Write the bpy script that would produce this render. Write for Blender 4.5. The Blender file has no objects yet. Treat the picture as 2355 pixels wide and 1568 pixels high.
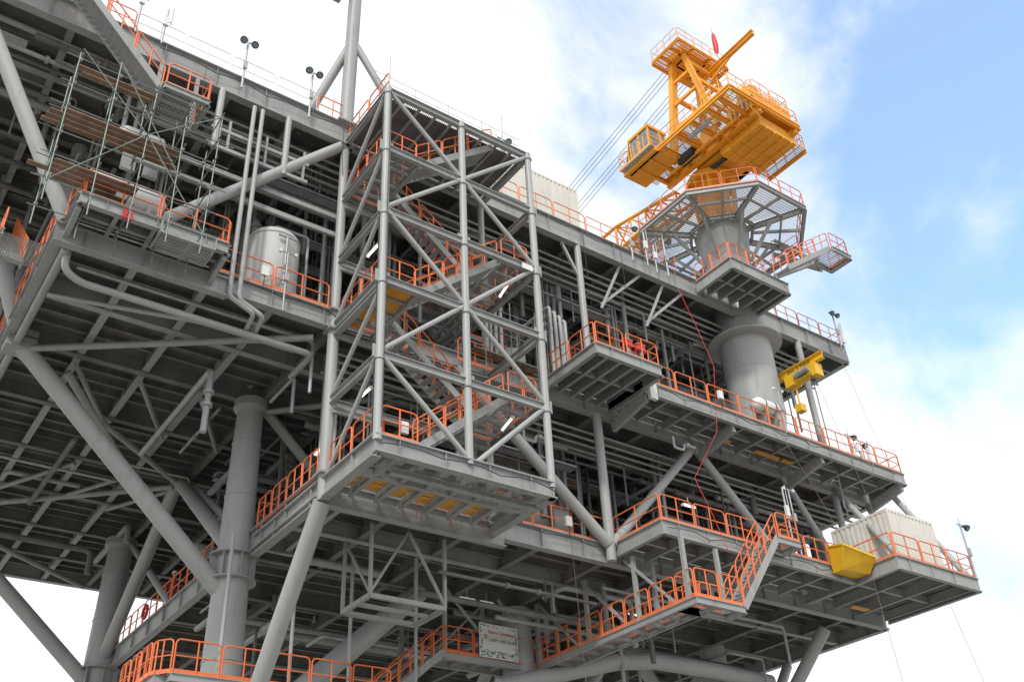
import bpy, math, random
from mathutils import Vector, Matrix
random.seed(7)
sc=bpy.context.scene
V3=Vector
# ---------------------------------------------------------------- materials
def mat(name,col,rough=.5,metal=0,var=.12,scale=1.2,dirt=0,emit=None):
    m=bpy.data.materials.new(name);m.use_nodes=True;nt=m.node_tree;N=nt.nodes;L=nt.links
    b=N["Principled BSDF"];b.inputs["Roughness"].default_value=rough;b.inputs["Metallic"].default_value=metal
    if emit:
        b.inputs["Base Color"].default_value=(*col,1);b.inputs["Emission Color"].default_value=(*col,1);b.inputs["Emission Strength"].default_value=emit;return m
    g=N.new("ShaderNodeNewGeometry")
    mp=N.new("ShaderNodeMapping");mp.inputs["Scale"].default_value=(scale,scale,scale*.35);L.new(g.outputs["Position"],mp.inputs[0])
    n=N.new("ShaderNodeTexNoise");n.inputs["Detail"].default_value=5;n.inputs["Roughness"].default_value=.65;L.new(mp.outputs[0],n.inputs[0]);n.inputs["Scale"].default_value=1
    r=N.new("ShaderNodeMapRange");r.inputs[1].default_value=.3;r.inputs[2].default_value=.7;r.inputs[3].default_value=1-var;r.inputs[4].default_value=1+var;L.new(n.outputs[0],r.inputs[0])
    mx=N.new("ShaderNodeVectorMath");mx.operation='SCALE';mx.inputs[0].default_value=col;L.new(r.outputs[0],mx.inputs["Scale"])
    out=mx.outputs[0]
    if dirt:
        n2=N.new("ShaderNodeTexNoise");n2.inputs["Scale"].default_value=1;n2.inputs["Detail"].default_value=8;n2.inputs["Roughness"].default_value=.7
        mp2=N.new("ShaderNodeMapping");mp2.inputs["Scale"].default_value=(4,4,.6);L.new(g.outputs["Position"],mp2.inputs[0]);L.new(mp2.outputs[0],n2.inputs[0])
        r2=N.new("ShaderNodeMapRange");r2.inputs[1].default_value=.54;r2.inputs[2].default_value=.74;r2.inputs[3].default_value=0;r2.inputs[4].default_value=dirt;L.new(n2.outputs[0],r2.inputs[0])
        mc=N.new("ShaderNodeMix");mc.data_type='RGBA';L.new(r2.outputs[0],mc.inputs[0]);L.new(out,mc.inputs[6]);mc.inputs[7].default_value=(.14,.10,.068,1);out=mc.outputs[2]
    L.new(out,b.inputs["Base Color"])
    r3=N.new("ShaderNodeMapRange");r3.inputs[3].default_value=max(0,rough-.12);r3.inputs[4].default_value=min(1,rough+.15);L.new(n.outputs[0],r3.inputs[0]);L.new(r3.outputs[0],b.inputs["Roughness"])
    return m
def grate(name,col,k=9,fill=.42):
    m=mat(name,col,.6);nt=m.node_tree;N=nt.nodes;L=nt.links
    g=N.new("ShaderNodeNewGeometry");s=N.new("ShaderNodeSeparateXYZ");L.new(g.outputs["Position"],s.inputs[0])
    o=[]
    for ax,kk in((0,k),(1,k*.5)):
        a=N.new("ShaderNodeMath");a.operation='MULTIPLY';a.inputs[1].default_value=kk;L.new(s.outputs[ax],a.inputs[0])
        f=N.new("ShaderNodeMath");f.operation='FRACT';L.new(a.outputs[0],f.inputs[0])
        c=N.new("ShaderNodeMath");c.operation='LESS_THAN';c.inputs[1].default_value=fill if ax==0 else fill*.5;L.new(f.outputs[0],c.inputs[0]);o.append(c)
    mx=N.new("ShaderNodeMath");mx.operation='MAXIMUM';L.new(o[0].outputs[0],mx.inputs[0]);L.new(o[1].outputs[0],mx.inputs[1])
    L.new(mx.outputs[0],N["Principled BSDF"].inputs["Alpha"])
    return m
M={}
names=["steel","steel2","dark","orange","yellow","grating","white","tank","green","glass","lamp","panel","wood","red","scaf","black","skin","hivis","cable","galv","yellow2","beige","ygrate","grating2"]
M["steel"]=mat("grey_steel_paint",(.335,.348,.342),.48,0,.13,.9,.55)
M["steel2"]=mat("grey_tube_paint",(.39,.405,.40),.45,0,.09,.6,.35)
M["dark"]=mat("shaded_steel_paint",(.175,.175,.168),.6,0,.3,1.1,.75)  # same grey paint, colour darkened to carry the shade under the decks
M["orange"]=mat("orange_rail_paint",(.80,.19,.06),.4,0,.1,2)
M["yellow"]=mat("crane_yellow_paint",(.86,.38,.025),.4,0,.12,.8,.2)
M["yellow2"]=mat("hoist_yellow_paint",(.82,.48,.02),.4,0,.1,2,.2)
M["grating"]=grate("steel_grating",(.42,.43,.43),13,.45)
M["grating2"]=grate("open_steel_grating",(.40,.41,.41),13,.2)
M["ygrate"]=grate("yellow_grating",(.78,.42,.04),9,.55)
M["white"]=mat("white_paint",(.74,.75,.74),.4,0,.04,1,.1)
M["tank"]=mat("tank_paint",(.52,.53,.52),.6,0,.05,.6,.25)
M["beige"]=mat("container_beige_paint",(.70,.68,.62),.5,0,.06,1,.2)
M["green"]=mat("green_paint",(.03,.22,.10),.5,0,.1,2)
M["glass"]=mat("cab_glass",(.16,.22,.26),.08,0,.1,1)
M["lamp"]=mat("lit_lamp",(1,.97,.9),.4,emit=2.2)
M["panel"]=mat("yellow_panel",(.74,.36,.05),.5,0,.15,2,.3)
M["wood"]=mat("scaffold_boards",(.24,.16,.11),.8,0,.35,3)
M["red"]=mat("red_paint",(.6,.03,.03),.45,0,.1,2)
M["scaf"]=mat("scaffold_tube",(.20,.24,.21),.4,.4,.2,2)
M["black"]=mat("black_rubber",(.03,.03,.032),.5,0,.1,2)
M["skin"]=mat("skin",(.45,.25,.17),.5,0,.05,4)
M["hivis"]=mat("red_coverall",(.65,.07,.03),.8,0,.12,8)
M["cable"]=mat("wire_rope",(.13,.14,.15),.5,.3,.1,2)
M["galv"]=mat("galvanised_steel",(.42,.43,.44),.45,.3,.15,3)
IDX={n:i for i,n in enumerate(names)}
# ---------------------------------------------------------------- mesh builder
class MB:
    def __init__(s,name,parent=None):
        s.n=name;s.v=[];s.f=[];s.mi=[];s.sm=[];s.parent=parent
    def add(s,vs,fs,m,smooth=False):
        o=len(s.v);s.v.extend([tuple(x) for x in vs])
        for f in fs: s.f.append(tuple(i+o for i in f));s.mi.append(IDX[m]);s.sm.append(smooth)
    def box(s,x0,x1,y0,y1,z0,z1,m="steel"):
        vs=[(x,y,z) for z in(z0,z1) for x,y in((x0,y0),(x1,y0),(x1,y1),(x0,y1))]
        s.add(vs,[(3,2,1,0),(4,5,6,7),(0,1,5,4),(1,2,6,5),(2,3,7,6),(3,0,4,7)],m)
    def beam(s,p,q,w,h,m="steel",off=0):
        p=V3(p);q=V3(q);d=(q-p)
        if d.length<1e-5:return
        d.normalize();up=V3((0,0,1)) if abs(d.z)<.98 else V3((1,0,0))
        sd=d.cross(up).normalized();u=sd.cross(d).normalized();c=u*off
        vs=[a+c+sd*(w/2*i)+u*(h/2*j) for a in(p,q) for i,j in((-1,-1),(1,-1),(1,1),(-1,1))]
        s.add(vs,[(0,1,2,3),(7,6,5,4),(0,4,5,1),(1,5,6,2),(2,6,7,3),(3,7,4,0)],m)
    def ib(s,p,q,h,w,m="steel",t=.03,top=True):
        s.beam(p,q,t*.8,h-2*t,m,-h/2)
        s.beam(p,q,w,t,m,-h+t/2)
        if top:s.beam(p,q,w,t,m,-t/2)
    def ribs(s,p,q,h,w,step,m="steel"):
        p=V3(p);q=V3(q);L=(q-p).length;d=(q-p)/L;k=int(L/step)
        for i in range(1,k+1):
            c=p+d*(i*step-step*.5);s.beam(c-d*.01,c+d*.01,w*.95,h-.06,m,-h/2)
    def tube(s,pts,r,m="steel2",n=8,caps=True):
        pts=[V3(p) for p in pts]
        rings=[];ref=None
        for i,p in enumerate(pts):
            if i==0:d=pts[1]-p
            elif i==len(pts)-1:d=p-pts[i-1]
            else:d=(pts[i+1]-p).normalized()+(p-pts[i-1]).normalized()
            if d.length<1e-6:d=V3((0,0,1))
            d.normalize()
            if ref is None: ref=d.orthogonal().normalized()
            else:
                ref=ref-d*ref.dot(d)
                ref=ref.normalized() if ref.length>1e-4 else d.orthogonal().normalized()
            e=d.cross(ref)
            rr=r[i] if isinstance(r,(list,tuple)) else r
            rings.append([p+ref*(rr*math.cos(a))+e*(rr*math.sin(a)) for a in[2*math.pi*j/n for j in range(n)]])
        vs=[v for R in rings for v in R];fs=[]
        for i in range(len(rings)-1):
            for j in range(n):
                a=i*n+j;b=i*n+(j+1)%n;fs.append((a,b,b+n,a+n))
        s.add(vs,fs,m,True)
        if caps and n>5:
            s.add(rings[0],[tuple(reversed(range(n)))],m);s.add(rings[-1],[tuple(range(n))],m)
    def pipe(s,pts,r,m="steel2",n=8,bend=None):
        bend=bend or r*2.5;pts=[V3(p) for p in pts];o=[pts[0]]
        for i in range(1,len(pts)-1):
            a,b,c=pts[i-1],pts[i],pts[i+1];d1=(a-b);d2=(c-b);k=min(bend,d1.length*.45,d2.length*.45)
            p1=b+d1.normalized()*k;p2=b+d2.normalized()*k
            for t in(0,.25,.5,.75,1): o.append(p1*(1-t)**2+b*2*t*(1-t)+p2*t*t)
        o.append(pts[-1]);s.tube(o,r,m,n)
    def lathe(s,x,y,prof,m="steel2",n=40,capb=True,capt=True):
        segs=[[prof[0]]]
        for i in range(1,len(prof)):
            segs[-1].append(prof[i])
            if i<len(prof)-1:
                a=math.atan2(prof[i][1]-prof[i-1][1],prof[i][0]-prof[i-1][0]);b=math.atan2(prof[i+1][1]-prof[i][1],prof[i+1][0]-prof[i][0])
                if abs(a-b)>.6:segs.append([prof[i]])
        def ring(z,r):return [(x+r*math.cos(2*math.pi*j/n),y+r*math.sin(2*math.pi*j/n),z) for j in range(n)]
        for sg in segs:
            vs=[v for z,r in sg for v in ring(z,r)];fs=[]
            for i in range(len(sg)-1):
                for j in range(n):
                    a=i*n+j;b=i*n+(j+1)%n;fs.append((a,b,b+n,a+n))
            s.add(vs,fs,m,True)
        if capb:s.add(ring(*prof[0]),[tuple(reversed(range(n)))],m)
        if capt:s.add(ring(*prof[-1]),[tuple(range(n))],m)
    def quad(s,a,b,c,d,m):s.add([a,b,c,d],[(0,1,2,3)],m)
    def plate(s,x0,x1,y0,y1,z,m):s.quad((x0,y0,z),(x1,y0,z),(x1,y1,z),(x0,y1,z),m)
    def rail(s,pts,h=1.1,m="orange",r=.03,pan=2.1,toe=True,mid=1,gap=.09):
        pts=[V3(p) for p in pts];Z=V3((0,0,1))
        for a,b in zip(pts,pts[1:]):
            L=(b-a).length
            if L<.25:continue
            k=max(1,round(L/pan));d=(b-a)/L;w=L/k
            for i in range(k):
                p=a+d*(i*w+gap/2);q=a+d*((i+1)*w-gap/2)
                c=min(.14,(q-p).length*.2)
                s.tube([p,p+Z*(h-c),p+Z*(h-c*.3)+d*c*.3,p+Z*h+d*c,q+Z*h-d*c,q+Z*(h-c*.3)-d*c*.3,q+Z*(h-c),q],r,m,5,False)
                s.tube([p+Z*h*.52,q+Z*h*.52],r*.85,m,5,False)
                for j in range(1,mid+1):
                    e=p+(q-p)*(j/(mid+1));s.tube([e,e+Z*h],r,m,5,False)
            if toe:s.beam(a+Z*.08,b+Z*.08,.015,.14,m)
    def stair(s,p,q,w,side,rails=True,m="steel",tr="galv"):
        p=V3(p);q=V3(q);sd=V3(side)
        for k in(-1,1):
            s.beam(p+sd*w/2*k,q+sd*w/2*k,.05,.28,m)
            if rails:s.rail([p+sd*w/2*k+V3((0,0,.1)),q+sd*w/2*k+V3((0,0,.1))],1.0,toe=False,pan=1.6)
        n=max(3,int(abs(q.z-p.z)/.2))
        for i in range(1,n):
            c=p+(q-p)*(i/n);s.beam(c-sd*w/2,c+sd*w/2,.24,.035,tr)
    def finish(s):
        me=bpy.data.meshes.new(s.n);me.from_pydata(s.v,[],s.f)
        used=sorted(set(s.mi));mp={u:i for i,u in enumerate(used)}
        for u in used:me.materials.append(M[names[u]])
        me.polygons.foreach_set("material_index",[mp[i] for i in s.mi])
        me.polygons.foreach_set("use_smooth",s.sm);me.update()
        ob=bpy.data.objects.new(s.n,me);sc.collection.objects.link(ob)
        if s.parent:ob.parent=s.parent
        return ob
def empty(n):
    e=bpy.data.objects.new(n,None);sc.collection.objects.link(e);return e
R_=random.uniform
# ================================================================= PLATFORM
P=empty("offshore_platform")
ZB,ZM,ZU=17.0,23.5,33.2
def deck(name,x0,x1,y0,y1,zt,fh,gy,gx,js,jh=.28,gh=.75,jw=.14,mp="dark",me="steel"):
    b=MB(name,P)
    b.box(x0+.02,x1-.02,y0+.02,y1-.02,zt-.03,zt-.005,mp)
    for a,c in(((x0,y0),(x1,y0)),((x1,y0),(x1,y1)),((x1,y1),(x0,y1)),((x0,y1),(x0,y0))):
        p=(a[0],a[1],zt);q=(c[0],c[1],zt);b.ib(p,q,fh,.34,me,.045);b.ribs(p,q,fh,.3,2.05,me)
    for y in gy:b.ib((x0,y,zt-.035),(x1,y,zt-.035),gh,.3,mp if y>8 else me,.04,False)  # inner girders take the shade-darkened copy of the paint
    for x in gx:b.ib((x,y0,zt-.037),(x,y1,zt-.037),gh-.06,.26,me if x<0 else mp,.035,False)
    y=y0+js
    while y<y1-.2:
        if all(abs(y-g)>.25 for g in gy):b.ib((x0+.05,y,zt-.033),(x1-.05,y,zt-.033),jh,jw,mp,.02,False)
        y+=js
    return b
ud=deck("upper_deck",-17,32.6,3.6,34,ZU,1.15,[6.8,10.1,14,18.3,22.4,26.5,30],[-14,-11,-8.3,-5,-2.2,0,3,6.2,9.3,12.5,15.4,18.3,21,24.4,27.2,30],.95)
md=deck("mid_deck",-9.7,31.2,3.6,34,ZM,.8,[6.8,10.1,14.2,18.3,22.4,26.5,30.3],[-7.2,-4.8,-2.4,0,3,6.2,9.3,12.5,15.4,18.3,21,24.4,28.2],.8)
ld=deck("lower_deck",0,30.2,3.9,32,ZB,.85,[6.8,10.1,14.2,18.3,22.4,26.5,30.3],[3,6.2,9.3,12.5,15.4,18.3,21,24.4,27.4],.85)
def balcony(b,x0,x1,y0,y1,zt,fh=.5,js=.7,floor="dark",edge="steel"):
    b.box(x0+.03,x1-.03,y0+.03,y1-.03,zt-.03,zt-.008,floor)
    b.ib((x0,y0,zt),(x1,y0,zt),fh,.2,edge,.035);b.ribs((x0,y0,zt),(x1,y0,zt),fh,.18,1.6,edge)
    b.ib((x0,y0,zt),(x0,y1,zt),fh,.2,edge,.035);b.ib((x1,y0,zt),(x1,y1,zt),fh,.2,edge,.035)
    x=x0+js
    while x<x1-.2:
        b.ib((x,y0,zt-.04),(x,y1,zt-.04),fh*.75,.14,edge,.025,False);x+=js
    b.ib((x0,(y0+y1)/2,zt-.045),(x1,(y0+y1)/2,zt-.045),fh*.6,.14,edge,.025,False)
mb=MB("balconies",P)
balcony(mb,-9.6,-4.8,1.95,3.42,ZM,.42,1.2)
balcony(mb,9.6,13.1,0.05,3.42,ZM,.5,.7)
balcony(mb,13.1,30.9,1.2,3.42,ZM-.02,.62,1.55)
balcony(mb,12.8,24.2,0.9,3.72,ZB,.6,1.6)
balcony(mb,24.25,30.2,-1.3,3.72,ZB,.62,1.9)
balcony(mb,20.3,24.6,0.9,3.42,ZU-.3,.7,.8)
for x in(13.3,18.5,24.5,30.6):
    mb.beam((x,1.3,ZM-.7),(x,3.5,ZM-1.15),.2,.5)
for x in(-9.55,-4.85):
    mb.beam((x,2.1,ZM-.4),(x,3.5,ZM-.7),.16,.35)
mb.ib((-9.9,3.35,ZM-.35),(-4.2,3.35,ZM-.35),.75,.3,"steel",.045)
mb.ribs((-9.9,3.35,ZM-.35),(-4.2,3.35,ZM-.35),.75,.28,1.9)
mb.box(-8.3,-8.0,1.8,1.93,ZM-.5,ZM-.15,"red")
mb.plate(-7.1,-5.3,1.7,2.7,ZM-.6,"grating")
for a,b_ in(((-7.1,1.7),(-5.3,1.7)),((-5.3,1.7),(-5.3,2.7)),((-5.3,2.7),(-7.1,2.7)),((-7.1,2.7),(-7.1,1.7))):mb.beam((*a,ZM-.6),(*b_,ZM-.6),.06,.1);mb.beam((*a,ZM-.6),(*a,ZM-.1),.05,.05)
mb.box(13.3,13.7,1.0,1.17,ZM-.9,ZM-.1,"white")
for x,w in((18.7,.9),(21.3,1.6),(23.1,.8)):mb.box(x,x+w,2.45,2.7,ZM-.62,ZM-.58,"panel")
mb.box(26.2,27.3,2.6,2.9,ZB-.7,ZB-.66,"panel")
# ---- legs and columns
lg=MB("legs",P)
def leg(x,y,zt,r):
    lg.lathe(x,y,[(0,r*1.9),(8.8,r*1.9),(9.6,r*1.85),(15.0,r*1.62),(15.9,r*1.6),(zt-.8,r*1.25)],"steel2",40)
    for z in(15.15,16.1):lg.lathe(x,y,[(z,r*1.6),(z,r*2.25),(z+.06,r*2.25),(z+.06,r*1.6)],"steel",40,False,False)
    for k in range(8):
        a=k*math.pi/4;lg.beam((x+r*1.6*math.cos(a),y+r*1.6*math.sin(a),15.68),(x+r*2.2*math.cos(a),y+r*2.2*math.sin(a),15.68),.03,.9)
    for z in(8.8,12.2,18.5,20.8):
        rr=r*1.93 if z<10 else r*1.79 if z<14 else r*1.52 if z<20 else r*1.41
        lg.lathe(x,y,[(z,rr-.02),(z+.01,rr+.006),(z+.05,rr+.006),(z+.06,rr-.02)],"steel2",40,False,False)
    lg.lathe(x,y,[(zt-1.3,r*1.25),(zt-1.1,r*1.7),(zt-.75,r*1.7)],"steel",32)
leg(-.4,10.1,ZM,.40);leg(-.4,26.5,ZM,.46)
for x in(12.5,24.5):
    for y in(10.1,26.5):lg.lathe(x,y,[(0,.75),(12,.75),(ZB-.8,.6)],"steel2",32)
lg.tube([(0,3.6,15.9),(0,3.6,22.6)],.21,"steel2",20);lg.tube([(0,3.6,22.6),(0,3.6,32.2)],.18,"steel2",20)
for z in(16.8,22.6,23.45,31.9):lg.box(-.3,.3,3.3,3.9,z,z+.08)
lg.tube([(12.5,3.6,ZB-.8),(12.5,3.6,ZM-.7)],.2,"steel2",16);lg.tube([(12.4,3.6,ZM),(12.4,3.6,ZU-1)],.16,"steel2",16)
lg.tube([(28.2,3.6,ZB-.4),(28.2,3.6,ZU-1)],.18,"steel2",16)
for x in(-9,-.4,6.2,12.5,18.3,24.5,30):
    for y in(10.1,18.3,26.5):
        lg.tube([(x,y,ZM),(x,y,ZU-.7)],.3,"steel2",14)
        if x>0:lg.tube([(x,y,ZB),(x,y,ZM-.7)],.3,"steel2",14)
lg.finish()
# ---- braces
br=MB("diagonal_braces",P)
T=lambda a,b,r,m="steel2",n=18:br.tube([a,b],r,m,n)
T((-9.3,10.2,22.7),(-.7,10.1,14.7),.33);T((-9.2,10.2,22.6),(-12.5,10.2,30.4),.3)
br.box(-9.75,-8.75,9.8,10.6,22.3,22.75);br.box(-9.75,-8.75,9.8,10.6,22.85,23.1)
T((-9.6,3.7,23.6),(-14.4,3.7,32.3),.26)
T((-9.2,26.5,22.7),(-.7,26.5,15.4),.34)
T((-7.9,3.6,23.6),(-.1,3.6,32.0),.22)
T((0,3.65,15.9),(0,10.6,7.2),.3)
T((-.4,10.4,16.5),(-.4,18.3,22.7),.3);T((-.4,26.3,16.5),(-.4,18.5,22.7),.3)
T((5.3,3.6,22.8),(12.4,3.6,16.9),.23);T((18.3,3.6,22.8),(12.6,3.6,16.9),.2);T((18.3,3.6,22.8),(24.2,3.6,16.9),.2)
T((28.2,3.55,23),(24.8,-1.1,17.1),.15);T((31,2.4,23.2),(29.9,-1.1,17.1),.15)
T((24.3,3.6,22.8),(28.1,3.6,17.2),.16)
T((7.6,10.1,16.2),(.4,10.1,9.6),.42)
T((27.3,5.3,16.2),(24.7,10,9.4),.3);T((18.3,10.1,16),(12.9,10.1,9),.3);T((18.6,10.1,16),(24.2,10.1,9),.3);T((30,10.1,16),(24.8,10.1,9),.25)
T((24.5,10.4,15.8),(24.5,18,9.5),.25);T((12.5,10.4,15.8),(12.5,18,9.5),.25)
br.tube([(11,9.5,12.6),(12.5,9.2,13.0),(14.5,8.6,13.5),(16.5,8.2,14.0),(18.5,8.1,14.25),(22,8.1,14.3),(26,8.1,14.2)],.36,"steel2",18)
for x in(0,6.2,12.5,18.3,24.5):
    for y0,y1 in((10.1,18.3),(18.3,26.5)):
        T((x,y0,ZM-.7) if x%2 else (x,y1,ZM-.7),(x,y1,ZB) if x%2 else (x,y0,ZB),.17,"steel")
        T((x,y0,ZU-.8),(x,y1,ZM),.18,"steel")
for a,b in(((0,10.1),(6.2,10.1)),((12.5,10.1),(6.2,10.1)),((12.5,10.1),(18.3,10.1)),((24.5,10.1),(18.3,10.1))):
    T((a[0],a[1],ZM-.7),(b[0],b[1],ZB),.2,"steel");T((b[0],b[1],ZU-.8),(a[0],a[1],ZM),.2,"steel")
T((-9,10.1,ZU-.8),(-.4,10.1,ZM),.22,"steel")
for a,b in(((-9.3,10.2),(-.6,4)),((-9.3,10.4),(-.6,17.9)),((-9.3,26),(-.6,18.4)),((-9.2,26.6),(-.4,33)),((0,10.1),(6.2,4)),((6.2,4),(12.5,10.1))):
    T((a[0],a[1],ZM-1.1),(b[0],b[1],ZM-1.1),.13,"steel",12)
for x in(-7.2,-4.8,-2.4):
    T((x,10.3,ZM-1.05),(x+2.2,14.2,ZM-1.05),.1,"steel",10);T((x+2.2,18.3,ZM-1.05),(x,22.4,ZM-1.05),.1,"steel",10)
T((-9.4,3.6,ZM-1.0),(-9.4,33.8,ZM-1.0),.14,"steel",12)
T((-7.4,10.7,22.3),(-2.5,14.4,19.3),.15,"steel",12)
br.finish()
# ---- rails
rl=MB("handrails",P)
z=ZM
rl.rail([(-9.7,3.4,z),(-9.55,1.98,z),(-4.8,1.98,z),(-4.8,3.4,z)])
rl.rail([(-4.75,3.5,z),(-.3,3.5,z)],pan=2.2)
rl.rail([(-9.85,4,z),(-9.85,33,z)])
rl.rail([(9.65,3.4,z),(9.65,.08,z),(11.2,.08,z)]);rl.rail([(11.3,.08,z),(13.08,.08,z),(13.08,1.2,z)],pan=1.7)
rl.rail([(13.15,1.22,z),(30.9,1.22,z),(30.9,3.4,z)],pan=2.0)
z=ZU
rl.rail([(-16.9,3.58,z),(-9,3.58,z)],pan=2,r=.026);rl.rail([(-9,3.58,z),(-1.4,3.58,z)],m="white",toe=False,r=.02);rl.rail([(-1.4,3.58,z),(0,3.58,z)]);rl.rail([(7,3.58,z),(19.2,3.58,z)],pan=1.9,r=.026);rl.rail([(25,3.58,z),(32.5,3.58,z),(32.5,12,z)],pan=1.9,r=.026)
rl.rail([(20.32,3.4,z-.3),(20.32,.92,z-.3),(23.0,.92,z-.3)],pan=1.6)
z=ZB
rl.rail([(7.0,3.88,z),(12.7,3.88,z)],pan=1.9);rl.rail([(12.82,3.7,z),(12.82,.92,z),(18.3,.92,z)],pan=2.1);rl.rail([(19.7,.92,z),(24.2,.92,z)],pan=1.6)
rl.rail([(24.3,.9,z),(24.3,-1.28,z),(30.15,-1.28,z),(30.15,8,z)],pan=2.0)
rl.rail([(-.05,10.8,z),(-.05,31,z)],pan=1.9)
rl.rail([(-.02,.05,16.72),(-.02,3.3,16.72)],pan=1.7);rl.rail([(-.12,3.9,16.9),(-.12,8.9,16.9),(.9,8.9,16.9)],pan=1.3)
rl.rail([(0.1,.02,16.72),(1.5,.02,16.72)],pan=1.4)
rl.rail([(3.4,3.4,16.0),(6.4,3.4,16.0)],toe=False,r=.02)
rl.finish()
# ---- lower walkways
lw=MB("lower_walkways",P)
def walk(x0,x1,y0,y1,z,sides,m="dark"):
    lw.plate(x0,x1,y0,y1,z,"grating")
    for a,b in(((x0,y0),(x1,y0)),((x1,y0),(x1,y1)),((x1,y1),(x0,y1)),((x0,y1),(x0,y0))):lw.ib((a[0],a[1],z+.01),(b[0],b[1],z+.01),.26,.12,"steel",.02)
    n=int(max(x1-x0,y1-y0)/.9)
    for i in range(1,n):
        if x1-x0>y1-y0:x=x0+(x1-x0)*i/n;lw.beam((x,y0,z-.1),(x,y1,z-.1),.06,.16)
        else:y=y0+(y1-y0)*i/n;lw.beam((x0,y,z-.1),(x1,y,z-.1),.06,.16)
    e={'f':[(x0,y0,z),(x1,y0,z)],'b':[(x0,y1,z),(x1,y1,z)],'l':[(x0,y0,z),(x0,y1,z)],'r':[(x1,y0,z),(x1,y1,z)]}
    for s_ in sides:lw.rail(e[s_],pan=1.5)
ZW=13.7
walk(13.0,14.1,.9,9.4,ZW,"lr");walk(13.0,15.5,-.1,.9,ZW,"flb")
walk(8.4,14.1,9.5,10.6,ZW-.04,"fb");walk(-2.8,5.2,8.0,9.3,11.1,"f");walk(-3.2,-2.2,8.4,12,11.1,"l")
lw.rail([(-2.8,8.0,11.1),(-3.3,8.6,11.1),(-3.3,11.8,11.1)],pan=1.2)
lw.stair((5.3,9.9,11.1),(8.4,9.9,ZW),.9,(0,1,0))
lw.stair((15.5,.35,ZW),(18.2,.35,17.0),.9,(0,1,0));walk(18.2,19.5,-.15,.85,17.0,"fr")
for x,y in((13.05,.3),(13.05,3),(13.05,6),(13.05,9.3),(14.05,3),(14.05,6),(15.45,.85),(14.05,9.3),(8.5,9.6),(11,10.5),(13.9,10.5)):
    lw.beam((x,y,ZW),(x,y,16.3),.15,.15)
for y in(.9,3.6,6.6):lw.beam((13.05,y,ZW),(13.05,y+2.6,16.3),.1,.1)
for x in(8.6,11.2):lw.beam((x,10.5,14),(x+2.4,10.5,16.3),.09,.09);lw.beam((x+2.4,9.6,14),(x,9.6,16.3),.09,.09)
for x,y in((2.6,5),(5.6,5),(2.6,7),(5.6,7)):lw.beam((x,y,13.6),(x,y,16.2),.11,.11)
for a,b in(((2.6,5),(5.6,5)),((5.6,5),(5.6,7)),((2.6,7),(5.6,7)),((2.6,5),(2.6,7))):lw.beam((a[0],a[1],13.6),(b[0],b[1],13.6),.14,.16)
lw.beam((2.6,5,13.7),(4.1,5,16.2),.09,.09);lw.beam((5.6,5,13.7),(4.1,5,16.2),.09,.09);lw.beam((2.6,5,13.7),(2.6,7,16.2),.08,.08);lw.beam((2.6,6,13.6),(5.6,6,13.6),.1,.14)
for x,y in((1.3,8.2),(3.5,8.1),(6.8,9),(-1.2,8.2)):lw.tube([(x,y,7),(x,y,16.2)],.07,"steel2",8)
lw.finish()
ws=MB("west_stairway")
ws.stair((-10.7,6.5,23.4),(-10.7,13.5,29.5),.9,(1,0,0));ws.stair((-10.7,21,17.5),(-10.7,13.5,23.4),.9,(1,0,0))
ws.plate(-11.2,-9.8,5,6.5,23.4,"grating");ws.rail([(-11.2,5,23.4),(-11.2,6.5,23.4)]);ws.ib((-11.2,4.8,23.4),(-11.2,13.5,23.4),.25,.12);ws.ib((-11.2,13.5,29.5),(-9,13.5,29.5),.25,.12);ws.plate(-11.2,-9.8,13.5,16,29.5,"grating")
for y in(13.5,16):
    for x in(-11.2,-9.9):ws.beam((x,y,17.5),(x,y,32.5),.14,.14)
ws.rail([(-11.2,13.5,29.5),(-11.2,16,29.5)]);ws.finish()
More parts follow.
